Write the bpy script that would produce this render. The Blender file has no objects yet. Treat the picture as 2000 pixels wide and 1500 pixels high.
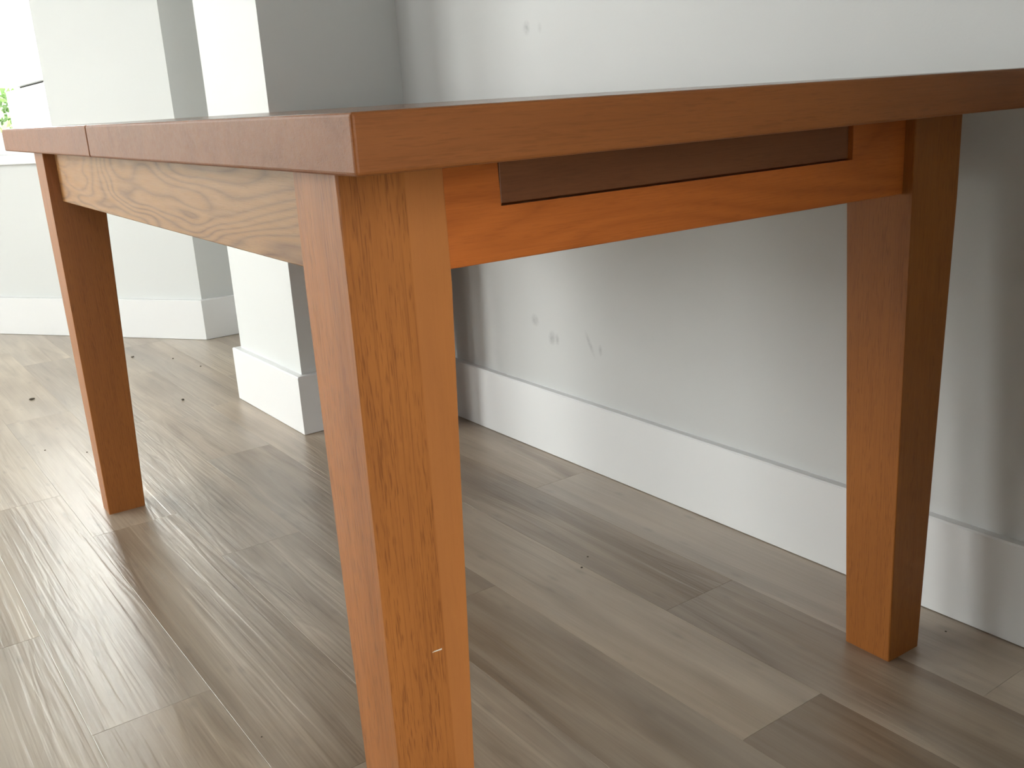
import bpy, bmesh, math, random
from mathutils import Vector, Matrix

random.seed(7)
sc = bpy.context.scene
COL = sc.collection

# ------------------------------------------------------------------ camera
cam_data = bpy.data.cameras.new('camera')
cam = bpy.data.objects.new('camera', cam_data)
COL.objects.link(cam)
cam_data.sensor_width = 36.0
cam_data.lens = 1921.73 / 2000.0 * 36.0
cam_data.clip_start = 0.01
cam_data.clip_end = 200
cam.location = (-0.30056, -0.64662, 0.76424)
cam.rotation_euler = (1.28572, 0.05927, -0.59333)
sc.camera = cam

# ------------------------------------------------------------------ room frame: a = distance from the skirting face of the
# long wall (negative into the room), y = along that wall
WANG = 0.02932
WN = Vector((math.cos(WANG), math.sin(WANG), 0))
WD = Vector((-math.sin(WANG), math.cos(WANG), 0))
ROOM_ORIGIN = WN * 0.90496
def RP(a, y, z=0.0):
    return ROOM_ORIGIN + WN * a + WD * y + Vector((0, 0, z))

BD = Vector((-0.572, 0.820)).normalized()         # direction of the splayed bay wall
C1 = Vector((-0.157, 2.788))                      # inner corner where the bay begins
BAY_LEN = 1.25
C2 = C1 + BD * BAY_LEN
C3 = Vector((-2.95, C2.y))
C4 = C3 + Vector((BD.x, -BD.y)) * BAY_LEN
LEFT_A = -3.70
BACK_Y = -1.35
WALL_A = 0.016
ADDED_HALL_A0, ADDED_HALL_A1, ADDED_HALL_Y = -1.78, -0.94, -2.45     # short hall out of view, made up to aim daylight at the near leg
CEIL = 2.40
SILL_Z = 0.650
HEAD_Z = 2.22
# opening: (start point, end point, s0, s1, z0, z1)
OPENINGS = {
    'bay_right': (C1, C2, 0.523, 1.12, SILL_Z, HEAD_Z),
    'bay_center': (C2, C3, 0.95, (C2 - C3).length - 0.08, 0.02, 2.10),  # unseen glazed door, invented to send low daylight under the table
    'bay_left': (C3, C4, 0.06, 1.05, 0.02, 2.10),  # another unseen door, invented to light the long wall past the pier
    'left': (Vector((LEFT_A, C4.y)), Vector((LEFT_A, BACK_Y)), 0.30, 1.60, 1.00, 2.15),  # window made up out of view to brighten the upper wall
    'added_hall': (Vector((ADDED_HALL_A0, ADDED_HALL_Y)), Vector((ADDED_HALL_A1, ADDED_HALL_Y)), 0.02, ADDED_HALL_A1 - ADDED_HALL_A0 - 0.02, 0.02, 2.16),  # glazed end of the added passage, feeds its daylight
}

# ------------------------------------------------------------------ world, daylight, exposure
world = bpy.data.worlds.new('overcast_sky')
sc.world = world
world.use_nodes = True
bg = world.node_tree.nodes['Background']
bg.inputs['Color'].default_value = (1.0, 0.992, 0.985, 1)
bg.inputs['Strength'].default_value = 9.0
for key, (P0, P1, s0, s1, z0, z1) in OPENINGS.items():
    if key == 'bay_right':          # looks onto the building next door, little sky
        continue
    d2 = (P1 - P0).normalized()
    out = Vector((d2.y, -d2.x))
    m = P0 + d2 * ((s0 + s1) / 2) + out * 0.14
    ld = bpy.data.lights.new('daylight_' + key, 'AREA')
    ld.shape = 'RECTANGLE'
    ld.size = s1 - s0
    ld.size_y = z1 - z0
    ld.cycles.is_portal = True
    lo = bpy.data.objects.new('daylight_' + key, ld)
    COL.objects.link(lo)
    lo.location = RP(m.x, m.y, (z0 + z1) / 2)
    inward = -(WN * out.x + WD * out.y)
    lo.rotation_euler = inward.to_track_quat('-Z', 'Y').to_euler()

sc.view_settings.view_transform = 'Standard'
sc.view_settings.look = 'None'
sc.view_settings.gamma = 1.0
sc.view_settings.exposure = 1.0
sc.view_settings.use_curve_mapping = False
sc.cycles.max_bounces = 5
sc.cycles.diffuse_bounces = 4
sc.cycles.glossy_bounces = 3
sc.cycles.use_adaptive_sampling = True
sc.cycles.adaptive_threshold = 0.22
sc.cycles.transparent_max_bounces = 12
sc.cycles.sample_clamp_indirect = 8.0
sc.cycles.caustics_reflective = False
sc.cycles.caustics_refractive = False

# ------------------------------------------------------------------ helpers
def link_mesh(name, bm, mat, parent=None, smooth=False):
    me = bpy.data.meshes.new(name)
    bmesh.ops.recalc_face_normals(bm, faces=bm.faces)
    bm.to_mesh(me)
    bm.free()
    if smooth:
        for p in me.polygons:
            p.use_smooth = True
    o = bpy.data.objects.new(name, me)
    COL.objects.link(o)
    if mat:
        me.materials.append(mat)
    if parent:
        o.parent = parent
    return o

def tag(o, label, category, group=None):
    o['label'] = label
    o['category'] = category
    if group:
        o['group'] = group
    return o

def structure(o, label=None):
    o['kind'] = 'structure'
    if label:
        o['label'] = label
    return o

def hexa(bm, pts):
    """eight corners: bottom ring of four then top ring of four"""
    v = [bm.verts.new(p) for p in pts]
    fs = [(3, 2, 1, 0), (4, 5, 6, 7), (0, 1, 5, 4), (1, 2, 6, 5), (2, 3, 7, 6), (3, 0, 4, 7)]
    return v, [bm.faces.new([v[i] for i in f]) for f in fs]

def box(bm, x0, x1, y0, y1, z0, z1):
    return hexa(bm, [(x0, y0, z0), (x1, y0, z0), (x1, y1, z0), (x0, y1, z0),
                     (x0, y0, z1), (x1, y0, z1), (x1, y1, z1), (x0, y1, z1)])

def bevel_all(bm, w, seg=2):
    bmesh.ops.bevel(bm, geom=list(bm.edges), offset=w, segments=seg, affect='EDGES', profile=0.5)

def in_room(o):
    """object whose mesh is written in room coordinates (a, y, z)"""
    o.location = ROOM_ORIGIN
    o.rotation_euler = (0, 0, WANG)
    return o

# ------------------------------------------------------------------ materials
class NT:
    def __init__(self, name):
        self.m = bpy.data.materials.new(name)
        self.m.use_nodes = True
        self.t = self.m.node_tree
        self.b = self.t.nodes['Principled BSDF']
    def n(self, kind, **kw):
        nd = self.t.nodes.new(kind)
        for k, v in kw.items():
            setattr(nd, k, v)
        return nd
    def l(self, a, b):
        self.t.links.new(a, b)
    def val(self, sock, v):
        if hasattr(v, 'is_linked') or hasattr(v, 'node'):
            self.l(v, sock)
        else:
            sock.default_value = v
    def math(self, op, a, b=None, c=None):
        nd = self.n('ShaderNodeMath', operation=op)
        self.val(nd.inputs[0], a)
        if b is not None:
            self.val(nd.inputs[1], b)
        if c is not None:
            self.val(nd.inputs[2], c)
        return nd.outputs[0]
    def obj(self):
        return self.n('ShaderNodeTexCoord').outputs['Object']
    def mapping(self, vec, scale=(1, 1, 1), loc=(0, 0, 0)):
        nd = self.n('ShaderNodeMapping')
        self.l(vec, nd.inputs['Vector'])
        nd.inputs['Scale'].default_value = scale
        self.val(nd.inputs['Location'], loc)
        return nd.outputs['Vector']
    def noise(self, vec, scale=1, detail=3, rough=0.5, dist=0.0):
        nd = self.n('ShaderNodeTexNoise')
        self.l(vec, nd.inputs['Vector'])
        nd.inputs['Scale'].default_value = scale
        nd.inputs['Detail'].default_value = detail
        nd.inputs['Roughness'].default_value = rough
        nd.inputs['Distortion'].default_value = dist
        return nd.outputs['Fac']
    def ramp(self, fac, stops):
        nd = self.n('ShaderNodeValToRGB')
        self.l(fac, nd.inputs['Fac'])
        el = nd.color_ramp.elements
        while len(el) < len(stops):
            el.new(0.5)
        for e, (p, c) in zip(el, stops):
            e.position = p
            e.color = c if len(c) == 4 else (*c, 1)
        return nd.outputs['Color']
    def mix(self, fac, a, b, mode='MIX'):
        nd = self.n('ShaderNodeMix', data_type='RGBA', blend_type=mode)
        self.val(nd.inputs['Factor'], fac)
        for s, v in ((nd.inputs['A'], a), (nd.inputs['B'], b)):
            if isinstance(v, tuple):
                s.default_value = v if len(v) == 4 else (*v, 1)
            else:
                self.l(v, s)
        return nd.outputs['Result']
    def bump(self, h, strength=0.1, dist=0.001):
        nd = self.n('ShaderNodeBump')
        nd.inputs['Strength'].default_value = strength
        nd.inputs['Distance'].default_value = dist
        self.l(h, nd.inputs['Height'])
        self.l(nd.outputs['Normal'], self.b.inputs['Normal'])
        return nd

def grey(v):
    return (v, v, v)

def paint(name, col, rough=0.55, bump=0.04, scuffs=None, spec=0.4):
    k = NT(name)
    co = k.obj()
    k.b.inputs['Roughness'].default_value = rough
    k.b.inputs['Specular IOR Level'].default_value = spec
    big = k.noise(co, 1.7, 1, 0.5)
    c = k.mix(k.math('MULTIPLY', big, 0.10), col, tuple(x * 0.86 for x in col))
    if scuffs:
        breakup = k.noise(co, 130, 2, 0.6)
        for (a, y, z, ra, rz, s) in scuffs:
            g = k.n('ShaderNodeTexGradient', gradient_type='SPHERICAL')
            mp = k.n('ShaderNodeMapping', vector_type='TEXTURE')
            k.l(co, mp.inputs['Vector'])
            mp.inputs['Location'].default_value = (a, y, z)
            mp.inputs['Scale'].default_value = (0.5, ra, rz)
            mp.inputs['Rotation'].default_value = (s[1], 0, 0)
            k.l(mp.outputs['Vector'], g.inputs['Vector'])
            f = k.math('MULTIPLY', g.outputs['Fac'], k.math('MULTIPLY', breakup, s[0] * 0.55))
            c = k.mix(f, c, (0.10, 0.10, 0.12))
    k.l(c, k.b.inputs['Base Color'])
    if bump >= 0.05:
        k.bump(k.noise(co, 260, 1, 0.6), bump, 0.002)
    return k.m

def oak(name, axis, base, dark, figure=0.5, pores=0.6, freq=14.0, rough=0.42, seed=0.0, laminate=None, stretch=1.0, sharp=1.6, fdetail=2.5):
    """honey oak, grain along axis (0 x, 1 y, 2 z)"""
    k = NT(name)
    co = k.obj()
    rnd = k.n('ShaderNodeObjectInfo').outputs['Random']
    off = k.n('ShaderNodeCombineXYZ')
    for i in range(3):
        k.l(k.math('MULTIPLY_ADD', rnd, 7.3 + i * 3.1, seed + i), off.inputs[i])
    def stretched(across, along):
        s = [across, across, across]
        s[axis] = along
        return k.mapping(co, tuple(s), off.outputs[0])
    # broad figure: contour lines of a stretched noise
    broad = k.noise(stretched(11 * stretch, 2.0 * stretch), 1.0, fdetail, 0.5, 0.25)
    lines = k.math('PINGPONG', k.math('MULTIPLY', broad, freq), 1.0)
    lines = k.math('POWER', lines, sharp)
    jit = k.noise(stretched(190, 14), 1.0, 1.5, 0.6)
    lines = k.math('MULTIPLY', lines, k.math('ADD', jit, 0.35))
    c = k.mix(k.math('MULTIPLY', lines, figure), base, dark)
    # slow tone drift
    drift = k.noise(stretched(16, 1.3), 1.0, 2, 0.5)
    c = k.mix(k.ramp(drift, [(0.32, grey(0)), (0.7, grey(1))]), c,
              k.mix(0.5, c, tuple(min(1, x * f) for x, f in zip(base, (1.18, 1.22, 1.3)))))
    # pores: short dark dashes along the grain
    po = k.noise(stretched(760, 55), 1.0, 1.0, 0.5)
    clump = k.noise(stretched(90, 7), 1.0, 2.0, 0.5)
    pf = k.ramp(k.math('MULTIPLY_ADD', k.math('SUBTRACT', clump, 0.5), 0.5, po), [(0.54, grey(0)), (0.74, grey(1))])
    longp = k.ramp(k.noise(stretched(620, 9), 1.0, 2.0, 0.6), [(0.52, grey(0)), (0.72, grey(1))])
    pf = k.math('MAXIMUM', k.math('MULTIPLY', pf, 0.8), k.math('MULTIPLY', longp, 0.6))
    if laminate is not None:
        sp = k.n('ShaderNodeSeparateXYZ')
        k.l(co, sp.inputs[0])
        pf = k.math('MULTIPLY', pf, k.math('SUBTRACT', 1.0, k.math('MULTIPLY', k.math('GREATER_THAN', sp.outputs[0], laminate[0][0]), 0.75)))
    c = k.mix(k.math('MULTIPLY', pf, pores), c, tuple(x * 0.55 for x in dark))
    fib = k.noise(stretched(800, 20), 1.0, 1, 0.5)
    c = k.mix(k.math('MULTIPLY', fib, 0.22), c, dark)
    if laminate is not None:
        sx = k.n('ShaderNodeSeparateXYZ')
        k.l(co, sx.inputs[0])
        for edge, soft, fac, tint in laminate:
            st = k.math('SMOOTH_MIN', k.math('MAXIMUM', k.math('MULTIPLY', k.math('SUBTRACT', sx.outputs[0], edge), 1.0 / soft), 0.0), 1.0, 0.05)
            c = k.mix(k.math('MULTIPLY', st, fac), c, tint)
    k.l(c, k.b.inputs['Base Color'])
    rg = k.math('MULTIPLY_ADD', jit, 0.16, rough - 0.08)
    k.l(rg, k.b.inputs['Roughness'])
    k.b.inputs['Specular IOR Level'].default_value = 0.22
    hh = k.math('SUBTRACT', k.math('MULTIPLY', fib, 0.4), pf)
    k.bump(hh, 0.12, 0.0006)
    return k.m

OAK = (0.43, 0.155, 0.036)
OAK_D = (0.20, 0.060, 0.015)
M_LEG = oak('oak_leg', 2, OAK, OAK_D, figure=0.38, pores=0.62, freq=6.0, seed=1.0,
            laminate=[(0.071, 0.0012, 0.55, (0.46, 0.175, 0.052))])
M_LEG_SHADED = oak('oak_leg_plain_shaded', 2, (0.34, 0.120, 0.026), (0.18, 0.052, 0.012), figure=0.30, pores=0.45, freq=5.0, seed=4.0)  # no glued strip; base tinted darker to stand in for shade
M_SIDE = oak('oak_side_rail', 1, (0.39, 0.19, 0.060), (0.15, 0.058, 0.016), figure=1.0, pores=0.15, freq=44.0, seed=2.4, stretch=0.85, sharp=2.2, fdetail=1.8)
M_END = oak('oak_end_rail', 0, (0.50, 0.138, 0.026), (0.27, 0.065, 0.010), figure=0.60, pores=0.22, freq=18.0, seed=3.0, fdetail=1.5, sharp=1.3)
M_TOP = oak('oak_top', 0, (0.25, 0.084, 0.022), (0.135, 0.041, 0.011), figure=0.40, pores=0.25, freq=7.0, rough=0.50, seed=5.5)
M_TOP_SHEEN = oak('oak_top_lacquer', 0, (0.24, 0.10, 0.04), (0.13, 0.045, 0.018), figure=0.4, pores=0.2, freq=7.0, rough=0.20, seed=5.5)
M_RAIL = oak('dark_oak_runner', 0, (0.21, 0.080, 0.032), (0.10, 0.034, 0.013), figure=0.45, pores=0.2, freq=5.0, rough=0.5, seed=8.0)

def floor_material():
    k = NT('greige_vinyl_plank')
    co = k.obj()
    info = k.n('ShaderNodeObjectInfo')
    rnd = info.outputs['Random']
    off = k.n('ShaderNodeCombineXYZ')
    for i in range(3):
        k.l(k.math('MULTIPLY', rnd, 31.0 + 17 * i), off.inputs[i])
    def st(across, along, extra=0.0):
        return k.mapping(co, (across, along, 1), off.outputs[0])
    base_d, base_l = (0.215, 0.153, 0.100), (0.55, 0.46, 0.352)
    # plank tone, lifted on the left for window reflection, comes from object colour (0.5 = middling)
    tone = k.n('ShaderNodeSeparateColor')
    k.l(info.outputs['Color'], tone.inputs[0])
    cloud = k.noise(st(9, 1.5), 1.0, 3, 0.55, 0.4)
    figure_n = k.noise(st(13, 1.3), 1.0, 2, 0.5, 0.5)
    contour = k.math('PINGPONG', k.math('MULTIPLY', figure_n, 7.0), 1.0)
    streak = k.noise(st(110, 2.6), 1.0, 3, 0.6)
    fine = k.noise(st(420, 12), 1.0, 2, 0.6)
    f = k.math('MULTIPLY_ADD', k.math('SUBTRACT', cloud, 0.5), 1.55, tone.outputs[0])
    f = k.math('MULTIPLY_ADD', k.math('SUBTRACT', contour, 0.5), 0.30, f)
    f = k.math('MULTIPLY_ADD', k.math('SUBTRACT', streak, 0.5), 0.34, f)
    f = k.math('MULTIPLY_ADD', k.math('SUBTRACT', fine, 0.5), 0.22, f)
    c = k.ramp(f, [(0.0, base_d), (1.0, base_l)])
    # warm / cool drift
    hue = k.noise(st(5, 0.9), 1.0, 2, 0.5)
    c = k.mix(k.math('MULTIPLY', k.ramp(hue, [(0.4, grey(0)), (0.65, grey(1))]), 0.35), c, (0.30, 0.275, 0.25))
    # small smoky knots
    vor = k.n('ShaderNodeTexVoronoi')
    k.l(st(6.0, 2.2), vor.inputs['Vector'])
    kn = k.ramp(vor.outputs['Distance'], [(0.02, grey(1)), (0.20, grey(0))])
    c = k.mix(k.math('MULTIPLY', kn, 0.26), c, (0.10, 0.085, 0.07))
    k.l(c, k.b.inputs['Base Color'])
    k.b.inputs['Roughness'].default_value = 0.34
    k.b.inputs['Specular IOR Level'].default_value = 1.0
    # embossed ticking
    em = k.noise(st(75, 2.2), 1.0, 2, 0.5, 0.3)
    em2 = k.math('PINGPONG', k.math('MULTIPLY', figure_n, 22.0), 1.0)
    h = k.math('ADD', k.math('MULTIPLY', k.ramp(em, [(0.42, grey(0)), (0.58, grey(1))]), 0.8), k.math('MULTIPLY', em2, 0.6))
    h = k.math('ADD', h, k.math('MULTIPLY', fine, 0.3))
    k.bump(h, 0.27, 0.0012)
    return k.m
M_PLANK = floor_material()
M_SUB = paint('subfloor', (0.12, 0.10, 0.08), 0.9)

SCUFFS = [(0.016, 1.052, 0.293, 0.016, 0.016, (1.1, 0.0)), (0.016, 0.994, 0.262, 0.014, 0.019, (1.3, 0.2)),
          (0.016, 0.976, 0.262, 0.008, 0.015, (1.2, 0.0)), (0.016, 0.868, 0.270, 0.007, 0.034, (1.0, -0.5)),
          (0.016, 0.836, 0.262, 0.007, 0.014, (1.0, 0.0)), (0.016, 1.028, 0.892, 0.014, 0.016, (1.1, 0.0)),
          (0.016, 0.985, 0.888, 0.008, 0.012, (0.6, 0.0))]
M_GREYWALL = paint('pale_grey_wall_paint', (0.57, 0.575, 0.57), 0.45, 0.05, SCUFFS)
M_WHITE = paint('white_wall_paint', (0.64, 0.655, 0.65), 0.5, 0.03)
M_UNSEEN_WALL = paint('unseen_wall_dark_tone', (0.20, 0.19, 0.178), 0.6, 0.03)  # dark tone put on unseen walls to cut bounce light
M_TRIM = paint('white_trim_paint', (0.76, 0.765, 0.77), 0.38, 0.015)
M_CEIL = paint('ceiling_paint', (0.55, 0.55, 0.54), 0.8, 0.03)
M_CLAD = paint('white_exterior_board', (0.66, 0.66, 0.65), 0.6, 0.02)
M_DARKGAP = paint('shadow_gap_backing', (0.012, 0.010, 0.010), 0.9)

def glass_material():
    k = NT('clear_window_glass')
    t = k.t
    tr = t.nodes.new('ShaderNodeBsdfTransparent')
    tr.inputs['Color'].default_value = (0.96, 0.98, 0.97, 1)
    gl = t.nodes.new('ShaderNodeBsdfGlossy')
    gl.inputs['Roughness'].default_value = 0.02
    lw = t.nodes.new('ShaderNodeLayerWeight')
    lw.inputs['Blend'].default_value = 0.5
    fac = k.math('MULTIPLY_ADD', k.math('POWER', lw.outputs['Facing'], 5.0), 0.96, 0.03)
    mx = t.nodes.new('ShaderNodeMixShader')
    t.links.new(fac, mx.inputs[0])
    t.links.new(tr.outputs[0], mx.inputs[1])
    t.links.new(gl.outputs[0], mx.inputs[2])
    t.links.new(mx.outputs[0], t.nodes['Material Output'].inputs['Surface'])
    t.nodes.remove(k.b)
    return k.m
M_GLASS = glass_material()

def simple(name, col, rough=0.7, var=0.3, scale=8):
    k = NT(name)
    co = k.obj()
    c = k.mix(k.noise(co, scale, 3, 0.6), tuple(x * (1 - var) for x in col), tuple(min(1, x * (1 + var)) for x in col))
    k.l(c, k.b.inputs['Base Color'])
    k.b.inputs['Roughness'].default_value = rough
    return k.m
M_LAWN = simple('patio_paving', (0.36, 0.35, 0.32), 0.9, 0.15, 5)
M_LEAF = simple('hedge_leaf', (0.13, 0.24, 0.06), 0.5, 0.5, 3)
M_BARK = simple('shrub_bark', (0.16, 0.12, 0.08), 0.9, 0.3, 30)
M_POST = simple('weathered_timber', (0.34, 0.36, 0.24), 0.8, 0.25, 12)
M_CRUMB = simple('dark_debris', (0.10, 0.08, 0.06), 0.9, 0.4, 400)
M_SCRATCH = simple('pale_scratch', (0.75, 0.68, 0.62), 0.6, 0.1, 400)
M_HANDLE = simple('satin_metal', (0.55, 0.55, 0.54), 0.3, 0.05, 40)

# ------------------------------------------------------------------ room shell
def seg_frame(P0, P1):
    d = (P1 - P0).normalized()
    return d, Vector((d.y, -d.x)), (P1 - P0).length

def seg_box(bm, P0, d, out, s0, s1, n0, n1, z0, z1):
    def q(s, n):
        return P0 + d * s + out * n
    c = [q(s0, n0), q(s1, n0), q(s1, n1), q(s0, n1)]
    return hexa(bm, [(p.x, p.y, z0) for p in c] + [(p.x, p.y, z1) for p in c])

def wall_segment(name, P0, P1, mat, opening=None, thick=0.22, label=None):
    d, out, L = seg_frame(P0, P1)
    bm = bmesh.new()
    if opening is None:
        seg_box(bm, P0, d, out, 0, L, 0, thick, 0, CEIL)
    else:
        s0, s1, z0, z1 = opening
        seg_box(bm, P0, d, out, 0, s0, 0, thick, 0, CEIL)
        seg_box(bm, P0, d, out, s1, L, 0, thick, 0, CEIL)
        if z0 > 0.03:
            seg_box(bm, P0, d, out, s0, s1, 0, thick, 0, z0)
        seg_box(bm, P0, d, out, s0, s1, 0, thick, z1, CEIL)
    return structure(in_room(link_mesh(name, bm, mat)), label)

wall_segment('wall_right', Vector((WALL_A, BACK_Y)), Vector((WALL_A, C1.y)), M_GREYWALL, label='pale grey painted wall behind the table')
wall_segment('wall_end', Vector((WALL_A + 0.2, C1.y)), C1, M_WHITE)
wall_segment('wall_bay_right', C1, C2, M_WHITE, OPENINGS['bay_right'][2:])
wall_segment('wall_bay_center', C2, C3, M_WHITE, OPENINGS['bay_center'][2:])
wall_segment('wall_bay_left', C3, C4, M_WHITE, OPENINGS['bay_left'][2:])
wall_segment('wall_end_left', C4, Vector((LEFT_A, C4.y)), M_WHITE)
wall_segment('wall_left', Vector((LEFT_A, C4.y)), Vector((LEFT_A, BACK_Y)), M_UNSEEN_WALL, OPENINGS['left'][2:])
wall_segment('wall_back', Vector((LEFT_A, BACK_Y)), Vector((WALL_A, BACK_Y)), M_UNSEEN_WALL, (ADDED_HALL_A0 - LEFT_A, ADDED_HALL_A1 - LEFT_A, 0.0, 2.20))
wall_segment('wall_added_hall_left', Vector((ADDED_HALL_A0, BACK_Y - 0.22)), Vector((ADDED_HALL_A0, ADDED_HALL_Y)), M_WHITE)
wall_segment('wall_added_hall_right', Vector((ADDED_HALL_A1, ADDED_HALL_Y)), Vector((ADDED_HALL_A1, BACK_Y - 0.22)), M_WHITE)
wall_segment('wall_added_hall_end', Vector((ADDED_HALL_A0, ADDED_HALL_Y)), Vector((ADDED_HALL_A1, ADDED_HALL_Y)), M_WHITE, OPENINGS['added_hall'][2:])

bm = bmesh.new()
box(bm, LEFT_A - 0.25, WALL_A + 0.25, BACK_Y - 0.25, C2.y + 0.25, CEIL, CEIL + 0.12)
structure(in_room(link_mesh('ceiling', bm, M_CEIL)))
bm = bmesh.new()
box(bm, ADDED_HALL_A0 - 0.22, ADDED_HALL_A1 + 0.22, ADDED_HALL_Y - 0.22, BACK_Y - 0.251, CEIL, CEIL + 0.12)
structure(in_room(link_mesh('ceiling_added_hall', bm, M_CEIL)))

# ---- the pier standing out from the long wall
PIER_A, PIER_Y0, PIER_Y1 = -0.331, 1.545, 1.947
bm = bmesh.new()
box(bm, PIER_A, WALL_A, PIER_Y0, PIER_Y1, 0, CEIL)
structure(in_room(link_mesh('wall_pier', bm, M_WHITE)), 'white boxed pier standing out from the grey wall')

def profile_run(name, pts, thick, height, mat, top_mat=None):
    """skirting along a polyline of its room-side face (interior to the left of travel), mitred"""
    bm = bmesh.new()
    n = len(pts)
    offs = []
    for i in range(n):
        ds = []
        if i > 0:
            ds.append((pts[i] - pts[i - 1]).normalized())
        if i < n - 1:
            ds.append((pts[i + 1] - pts[i]).normalized())
        ns = [Vector((d.y, -d.x)) for d in ds]
        m = sum(ns, Vector((0, 0))).normalized()
        offs.append(pts[i] + m * (thick / max(0.2, m.dot(ns[0]))))
    e = 0.0025
    rings = []
    for i in range(n):
        f, b = pts[i], offs[i]
        inn = f + (b - f) * (e / thick)
        rings.append([bm.verts.new((f.x, f.y, 0.0012)), bm.verts.new((f.x, f.y, height - e)), bm.verts.new((inn.x, inn.y, height)),
                      bm.verts.new((b.x, b.y, height)), bm.verts.new((b.x, b.y, 0.0012))])
    for i in range(n - 1):
        for j in range(5):
            bm.faces.new([rings[i][j], rings[i + 1][j], rings[i + 1][(j + 1) % 5], rings[i][(j + 1) % 5]])
    bm.faces.new(rings[0])
    bm.faces.new(rings[-1][::-1])
    return structure(in_room(link_mesh(name, bm, mat)))

BH = 0.1465
PA, PY0, PY1 = -0.3495, 1.5265, 1.9655
profile_run('baseboard_right', [Vector((0, BACK_Y)), Vector((0, PIER_Y0))], 0.016, BH, M_TRIM)['label'] = 'tall white baseboard along the grey wall'
profile_run('baseboard_pier', [Vector((0.0, PY0)), Vector((PA, PY0)), Vector((PA, PY1)), Vector((0.0, PY1))][::-1][::-1], 0.0185, BH, M_TRIM)
profile_run('baseboard_right_beyond_pier', [Vector((0, PIER_Y1)), Vector((0, C1.y - 0.018))], 0.016, BH, M_TRIM)
q1 = Vector((-0.166, 2.770))
profile_run('baseboard_bay', [Vector((WALL_A, 2.770)), q1, C2 + Vector((-0.01, -0.018)), C2 + Vector((-0.06, -0.018))], 0.018, 0.142, M_TRIM)
profile_run('baseboard_back', [Vector((ADDED_HALL_A1, BACK_Y + 0.018)), Vector((0.0, BACK_Y + 0.018))], 0.018, BH, M_TRIM)
profile_run('baseboard_back_left', [Vector((LEFT_A, BACK_Y + 0.018)), Vector((ADDED_HALL_A0, BACK_Y + 0.018))], 0.018, BH, M_TRIM)

# ---- planks, each a piece of the floor
bm = bmesh.new()
box(bm, LEFT_A - 0.2, WALL_A + 0.2, ADDED_HALL_Y - 0.2, C2.y + 0.2, -0.10, -0.0042)
floor = structure(in_room(link_mesh('floor', bm, M_SUB)), 'grey-beige wood-look plank floor')
seams = [0.014, -0.143, -0.289, -0.438, -0.594, -0.745, -0.907, -1.065]
while seams[-1] > LEFT_A:
    seams.append(seams[-1] - 0.1535)
PL = 0.945
joint = {0: 0.866, 1: 0.34, 2: 0.056, 3: 0.582, 4: 0.062, 5: 0.32, 6: 0.60}
tones = {(0, 0): 0.42, (0, 1): 0.40, (1, 0): 0.22, (1, 1): 0.50, (1, -1): 0.20, (2, 0): 0.66, (2, -1): 0.20, (2, 1): 0.62, (2, 2): 0.44,
         (3, 0): 0.34, (3, -1): 0.40, (3, 1): 0.42, (3, 2): 0.55, (4, 0): 0.40, (4, -1): 0.36, (4, 1): 0.52, (4, 2): 0.44, (4, 3): 0.78,
         (5, 0): 0.48, (5, 1): 0.58, (5, 2): 0.62, (6, 0): 0.66, (6, 1): 0.74, (6, -1): 0.46}  # rows farthest from the wall raised to imitate window reflection
plank_mesh_cache = {}
def plank_mesh(w, l):
    key = (round(w, 4), round(l, 4))
    if key not in plank_mesh_cache:
        b = bmesh.new()
        g = 0.00008
        e = 0.00045
        x0, x1, y0, y1 = g, w - g, g, l - g
        lo = [b.verts.new(p) for p in ((x0, y0, -0.004), (x1, y0, -0.004), (x1, y1, -0.004), (x0, y1, -0.004))]
        md = [b.verts.new(p) for p in ((x0, y0, -e * 0.6), (x1, y0, -e * 0.6), (x1, y1, -e * 0.6), (x0, y1, -e * 0.6))]
        tp = [b.verts.new(p) for p in ((x0 + e, y0 + e, 0), (x1 - e, y0 + e, 0), (x1 - e, y1 - e, 0), (x0 + e, y1 - e, 0))]
        for A, B in ((lo, md), (md, tp)):
            for i in range(4):
                j = (i + 1) % 4
                b.faces.new((A[i], A[j], B[j], B[i]))
        b.faces.new(tp)
        me = bpy.data.meshes.new('plank')
        b.to_mesh(me)
        b.free()
        me.materials.append(M_PLANK)
        plank_mesh_cache[key] = me
    return plank_mesh_cache[key]
rr = random.Random(11)
for r in range(len(seams) - 1):
    a1, a0 = seams[r], max(seams[r + 1], LEFT_A - 0.05)
    if a1 - a0 < 0.02:
        continue
    j0 = joint.get(r, rr.uniform(0, PL))
    in_added_hall = a1 > ADDED_HALL_A0 - 0.1 and a0 < ADDED_HALL_A1 + 0.1
    ylo = ADDED_HALL_Y if in_added_hall else BACK_Y
    i = math.floor((ylo - j0) / PL)
    while j0 + i * PL < C2.y:
        ya, yb = max(j0 + i * PL, ylo - 0.02), min(j0 + (i + 1) * PL, C2.y + 0.02)
        if yb - ya > 0.01:
            o = bpy.data.objects.new('plank', plank_mesh(a1 - a0, yb - ya))
            COL.objects.link(o)
            o.parent = floor
            o.location = (a0, ya, 0)
            t = tones.get((r, i), rr.uniform(0.46, 0.74))
            o.color = (t, t, t, 1)
        i += 1

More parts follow.
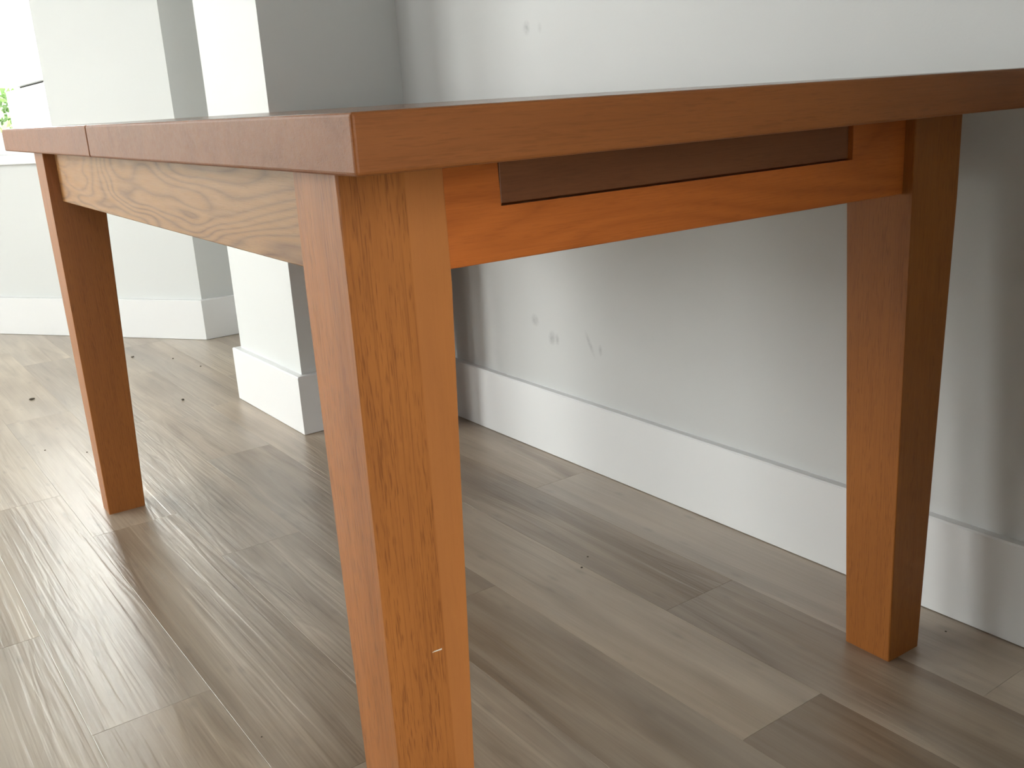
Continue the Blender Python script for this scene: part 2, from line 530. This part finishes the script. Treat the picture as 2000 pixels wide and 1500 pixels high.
# ---- windows
def window(n, key, bars=0, label=None, door=False):
    P0, P1, s0, s1, z0, z1 = OPENINGS[key]
    d, out, L = seg_frame(P0, P1)
    bm = bmesh.new()
    w = 0.055
    n0, n1 = 0.10, 0.17
    seg_box(bm, P0, d, out, s0, s0 + w, n0, n1, z0, z1)
    seg_box(bm, P0, d, out, s1 - w, s1, n0, n1, z0, z1)
    seg_box(bm, P0, d, out, s0 + w, s1 - w, n0, n1, z0, z0 + w)
    seg_box(bm, P0, d, out, s0 + w, s1 - w, n0, n1, z1 - w, z1)
    root = structure(in_room(link_mesh(n, bm, M_TRIM)), label)
    inner0, inner1 = s0 + w, s1 - w
    cells = bars + 1
    step = (inner1 - inner0) / cells
    for i in range(cells):
        u0, u1 = inner0 + i * step, inner0 + (i + 1) * step
        sw = 0.04
        b = bmesh.new()
        for (e0, e1, f0, f1) in ((u0, u0 + sw, z0 + w, z1 - w), (u1 - sw, u1, z0 + w, z1 - w),
                                 (u0 + sw, u1 - sw, z0 + w, z0 + w + sw), (u0 + sw, u1 - sw, z1 - w - sw, z1 - w)):
            seg_box(b, P0, d, out, e0 + 0.0005, e1 - 0.0005, n0 + 0.012, n1 - 0.012, f0 + 0.0005, f1 - 0.0005)
        s = link_mesh('sash', b, M_TRIM, root)
        b = bmesh.new()
        seg_box(b, P0, d, out, u0 + sw, u1 - sw, n0 + 0.032, n0 + 0.036, z0 + w + sw, z1 - w - sw)
        link_mesh('pane', b, M_GLASS, s)
        if door:
            b = bmesh.new()
            um = u1 - 0.02 if i == 0 else u0 + 0.02
            seg_box(b, P0, d, out, um - 0.008, um + 0.008, n0 - 0.03, n0 + 0.012, 1.0, 1.12)
            link_mesh('handle', b, M_HANDLE, s)
    if not door:
        b = bmesh.new()
        seg_box(b, P0, d, out, s0 - 0.03, s1 + 0.03, -0.028, 0.0, z0 - 0.016, z0 + 0.012)
        seg_box(b, P0, d, out, s0 + 0.001, s1 - 0.001, 0.0, 0.10, z0, z0 + 0.012)
        link_mesh('window_sill', b, M_TRIM, root)
    return root
window('window_1', 'bay_right', 0, 'white window in the splayed bay wall')
window('added_door_1', 'bay_center', 1, door=True)
window('added_door_2', 'bay_left', 0, door=True)
window('added_door_3', 'added_hall', 0, door=True)
window('added_window_2', 'left', 1)

# ------------------------------------------------------------------ outdoors
bm = bmesh.new()
box(bm, -25, 25, -20, 40, -0.5, -0.22)
g = structure(link_mesh('ground', bm, M_LAWN), 'pale paving outside the window')

ext = bpy.data.objects.new('clad_building', None)
COL.objects.link(ext)
ext.location = (1.6, 5.7, -0.22)
tag(ext, 'bright white clad building seen outside through the bay window', 'building')
def ext_part(name, x0, x1, y0, y1, z0, z1, mat, bev=0.0):
    b = bmesh.new()
    box(b, x0 - 1.6, x1 - 1.6, y0 - 5.7, y1 - 5.7, z0 + 0.22, z1 + 0.22)
    if bev:
        bevel_all(b, bev, 1)
    return link_mesh(name, b, mat, ext)
ext_part('wall_core', 0.89, 2.6, 4.0, 7.36, -0.22, 4.0, M_DARKGAP)
zs = [0.044, 0.529, 1.0145, 1.5065, 1.99, 2.475, 2.96, 3.445, 3.93]
ext_part('cladding_panel', 0.80, 0.89, 4.0, 7.40, -0.22, zs[0] - 0.014, M_CLAD, 0.002)
for i in range(len(zs) - 1):
    ext_part('cladding_panel', 0.80, 0.89, 4.0, 7.40, zs[i] + 0.014, zs[i + 1] - 0.014, M_CLAD, 0.002)
    ext_part('end_panel', 0.832, 2.6, 7.36, 7.39, zs[i] + 0.014, zs[i + 1] - 0.014, M_CLAD, 0.002)

def shrub(name, x, y, h, rx, ry, n, label, seed):
    root = bpy.data.objects.new(name, None)
    COL.objects.link(root)
    root.location = (x, y, -0.22)
    tag(root, label, 'shrub')
    R = random.Random(seed)
    vs, fs = [], []
    for i in range(n):
        while True:
            p = Vector((R.uniform(-1, 1), R.uniform(-1, 1), R.uniform(-1, 1)))
            if 0.25 < p.length < 1:
                break
        lump = 0.85 + 0.25 * math.sin(5 * p.x + seed) * math.cos(4 * p.z + p.y * 3)
        c = Vector((p.x * rx * lump, p.y * ry * lump, h * 0.54 + p.z * h * 0.46 * lump))
        u = Vector((R.gauss(0, 1), R.gauss(0, 1), R.gauss(0, 1))).normalized()
        v = u.cross(Vector((R.gauss(0, 1), R.gauss(0, 1), R.gauss(0, 1)))).normalized()
        s = R.uniform(0.035, 0.07)
        k = len(vs)
        vs += [c - u * s, c + v * s * 0.5, c + u * s, c - v * s * 0.5]
        fs.append((k, k + 1, k + 2, k + 3))
    me = bpy.data.meshes.new('foliage')
    me.from_pydata([tuple(v) for v in vs], [], fs)
    me.materials.append(M_LEAF)
    o = bpy.data.objects.new('foliage', me)
    COL.objects.link(o)
    o.parent = root
    b = bmesh.new()
    for (dx, dy) in ((0.25, 0.1), (-0.3, 0.0), (0.05, -0.25)):
        hexa(b, [(-.03, -.03, 0), (.03, -.03, 0), (.03, .03, 0), (-.03, .03, 0),
                 (dx * rx - .015, dy * ry - .015, h * .75), (dx * rx + .015, dy * ry - .015, h * .75),
                 (dx * rx + .015, dy * ry + .015, h * .75), (dx * rx - .015, dy * ry + .015, h * .75)])
    link_mesh('stem', b, M_BARK, root)
    return root
shrub('garden_shrub', 0.55, 9.6, 1.75, 0.9, 0.7, 3500, 'leafy green shrub outside beside the white building', 3)
shrub('garden_shrub', -1.4, 10.2, 2.1, 1.1, 0.8, 3500, 'taller leafy shrub in the garden, further left outside the bay', 5)
shrub('garden_shrub', -3.6, 9.4, 1.9, 1.2, 0.8, 3500, 'broad leafy shrub at the far left of the garden', 8)

fp = bpy.data.objects.new('fence_post', None)
COL.objects.link(fp)
fp.location = (0.80, 8.45, -0.22)
tag(fp, 'weathered timber post standing before the green shrub outside', 'post')
b = bmesh.new()
box(b, -0.045, 0.045, -0.045, 0.045, 0, 1.22)
bevel_all(b, 0.006, 1)
link_mesh('shaft', b, M_POST, fp)
b = bmesh.new()
hexa(b, [(-.06, -.06, 1.22), (.06, -.06, 1.22), (.06, .06, 1.22), (-.06, .06, 1.22),
         (-.01, -.01, 1.27), (.01, -.01, 1.27), (.01, .01, 1.27), (-.01, .01, 1.27)])
link_mesh('cap', b, M_POST, fp)

# ------------------------------------------------------------------ the table
TX0, TX1, TY0, TY1, TYM = -0.0225, 0.8635, -0.0485, 1.5401, 0.7650
TH, TT = 0.7603, 0.0410
ZB = TH - TT
table = bpy.data.objects.new('dining_table', None)
COL.objects.link(table)
TC = Vector((0.42, 0.755, 0))
table.location = TC
tag(table, 'honey oak extending dining table with square tapered legs', 'table')
def tpart(name, bm, mat, parent=None):
    o = link_mesh(name, bm, mat, parent or table)
    if parent is None:
        o.location = -TC
    return o

# two halves of the top, meeting at an open hairline joint
def half(y0, y1):
    b = bmesh.new()
    box(b, TX0, TX1, y0, y1, ZB, TH)
    bevel_all(b, 0.0028, 3)
    o = tpart('tabletop_half', b, M_TOP)
    o.data.materials.append(M_TOP_SHEEN)
    for p in o.data.polygons:
        if p.normal.z > 0.9:
            p.material_index = 1
    return o
half(TY0, TYM - 0.0018)
half(TYM + 0.0018, TY1)

ZA = 0.6255
AT = 0.022
# legs: (x0,x1,y0,y1 at top, then at floor)
def leg(x0, x1, y0, y1, X0, X1, Y0, Y1, mat):
    b = bmesh.new()
    rings = []
    for z, (p0, p1, r0, r1) in ((0.0, (X0, X1, Y0, Y1)), (ZA - 0.01, (x0, x1, y0, y1)), (ZB, (x0, x1, y0, y1))):
        rings.append([b.verts.new(p) for p in ((p0, r0, z), (p1, r0, z), (p1, r1, z), (p0, r1, z))])
    for A, B in zip(rings, rings[1:]):
        for i in range(4):
            j = (i + 1) % 4
            b.faces.new((A[i], A[j], B[j], B[i]))
    b.faces.new(rings[0][::-1])
    b.faces.new(rings[-1])
    vert_edges = [e for e in b.edges if abs(e.verts[0].co.z - e.verts[1].co.z) > 0.05]
    bmesh.ops.bevel(b, geom=vert_edges, offset=0.0022, segments=2, affect='EDGES', profile=0.5)
    return tpart('leg', b, mat)
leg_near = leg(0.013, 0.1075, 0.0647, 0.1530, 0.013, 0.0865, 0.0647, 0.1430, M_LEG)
leg(0.0130, 0.1075, 1.3568, 1.4450, 0.0120, 0.0830, 1.3568, 1.4120, M_LEG_SHADED)
leg(0.7360, 0.8280, 0.0647, 0.1560, 0.7400, 0.8050, 0.0647, 0.1350, M_LEG_SHADED)
leg(0.7360, 0.8280, 1.3568, 1.4450, 0.7560, 0.8270, 1.3568, 1.4120, M_LEG_SHADED)
# pale scratch on the near leg
b = bmesh.new()
hexa(b, [(0.0570, 0.0643, 0.2836), (0.0668, 0.0643, 0.2828), (0.0668, 0.0650, 0.2828), (0.0570, 0.0650, 0.2836),
         (0.0590, 0.0643, 0.2843), (0.0672, 0.0643, 0.2842), (0.0672, 0.0650, 0.2842), (0.0590, 0.0650, 0.2843)])
s = tpart('scratch', b, M_SCRATCH, leg_near)
s['label'] = 'short pale scratch in the finish'

def rail(name, x0, x1, y0, y1, z0, z1, mat, bev=0.0012):
    b = bmesh.new()
    box(b, x0, x1, y0, y1, z0, z1)
    bevel_all(b, bev, 1)
    return tpart(name, b, mat)
rail('side_apron', 0.0333, 0.0333 + AT, 0.1532, 1.3566, ZA, ZB - 0.001, M_SIDE)
rail('side_apron', 0.8077 - AT, 0.8077, 0.1562, 1.3566, ZA, ZB - 0.001, M_SIDE)
# far end apron
rail('end_apron', 0.1077, 0.7358, 1.4325 - AT, 1.4325, ZA, ZB - 0.001, M_END)
# near end apron, notched for the runner
EY0 = 0.0772
SX0, SX1, SZ = 0.1690, 0.6420, 0.6722
b = bmesh.new()
prof = [(0.1077, ZA), (0.7358, ZA), (0.7358, ZB - 0.001), (SX1, ZB - 0.001), (SX1, SZ), (SX0, SZ), (SX0, ZB - 0.001), (0.1077, ZB - 0.001)]
f0 = [b.verts.new((x, EY0, z)) for x, z in prof]
f1 = [b.verts.new((x, EY0 + AT, z)) for x, z in prof]
b.faces.new(f0)
b.faces.new(f1[::-1])
for i in range(8):
    j = (i + 1) % 8
    b.faces.new((f0[j], f0[i], f1[i], f1[j]))
bmesh.ops.bevel(b, geom=list(b.edges), offset=0.0009, segments=1, affect='EDGES')
end_apron = tpart('end_apron', b, M_END)
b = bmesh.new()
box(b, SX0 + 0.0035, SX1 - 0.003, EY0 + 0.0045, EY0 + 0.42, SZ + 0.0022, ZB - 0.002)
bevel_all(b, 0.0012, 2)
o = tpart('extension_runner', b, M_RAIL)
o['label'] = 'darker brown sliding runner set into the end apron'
# inner cross bearer under the joint, as such tables have
rail('cross_bearer', 0.0555, 0.7855, 0.80, 0.84, ZA + 0.012, ZB - 0.03, M_END)

# ------------------------------------------------------------------ bits of debris on the floor
def crumb(x, y, r, label, seed, flat=0.5, long=1.0, rot=0.0):
    b = bmesh.new()
    bmesh.ops.create_icosphere(b, subdivisions=2, radius=1.0)
    R = random.Random(seed)
    for v in b.verts:
        k = 0.75 + 0.5 * R.random()
        v.co = Vector((v.co.x * r * long * k, v.co.y * r * k, v.co.z * r * flat * k))
    lo = min(v.co.z for v in b.verts)
    for v in b.verts:
        v.co.z -= lo
    o = link_mesh('debris_speck', b, M_CRUMB)
    o.location = (x, y, 0.0)
    o.rotation_euler = (0, 0, rot)
    return tag(o, label, 'debris', 'specks of dirt on the floor')
crumb(0.0297, 2.4247, 0.0052, 'curled dark fleck on the pale planks left of the far table leg', 1, 0.5, 1.6, 0.3)
crumb(0.3686, 2.0815, 0.0042, 'brownish crumb between the far table leg and the white pier', 2)
crumb(-0.0209, 1.8963, 0.0020, 'tiny dark speck well left of the far table leg', 3)
crumb(0.0580, 1.8031, 0.0020, 'tiny dark speck just left of the far table leg', 4)
crumb(0.3885, 2.7323, 0.0040, 'crumb beside the far table leg near the bay baseboard', 5, 0.5, 1.7, 0.8)
crumb(0.4862, 2.6006, 0.0028, 'small speck in front of the bay corner', 6)
crumb(0.5244, 2.4257, 0.0028, 'small speck left of the pier near its baseboard', 7)
crumb(0.6266, 0.5770, 0.0016, 'dark speck under the table on a dark plank', 8)
crumb(0.5943, 0.5524, 0.0016, 'dark speck under the table on the pale plank edge', 9, 0.5, 1.4)
crumb(0.8652, 0.0620, 0.0014, 'dark speck between the right table leg and the baseboard', 10)
crumb(-0.0012, 0.4499, 0.0012, 'tiny speck on the floor left of the near table leg', 12)
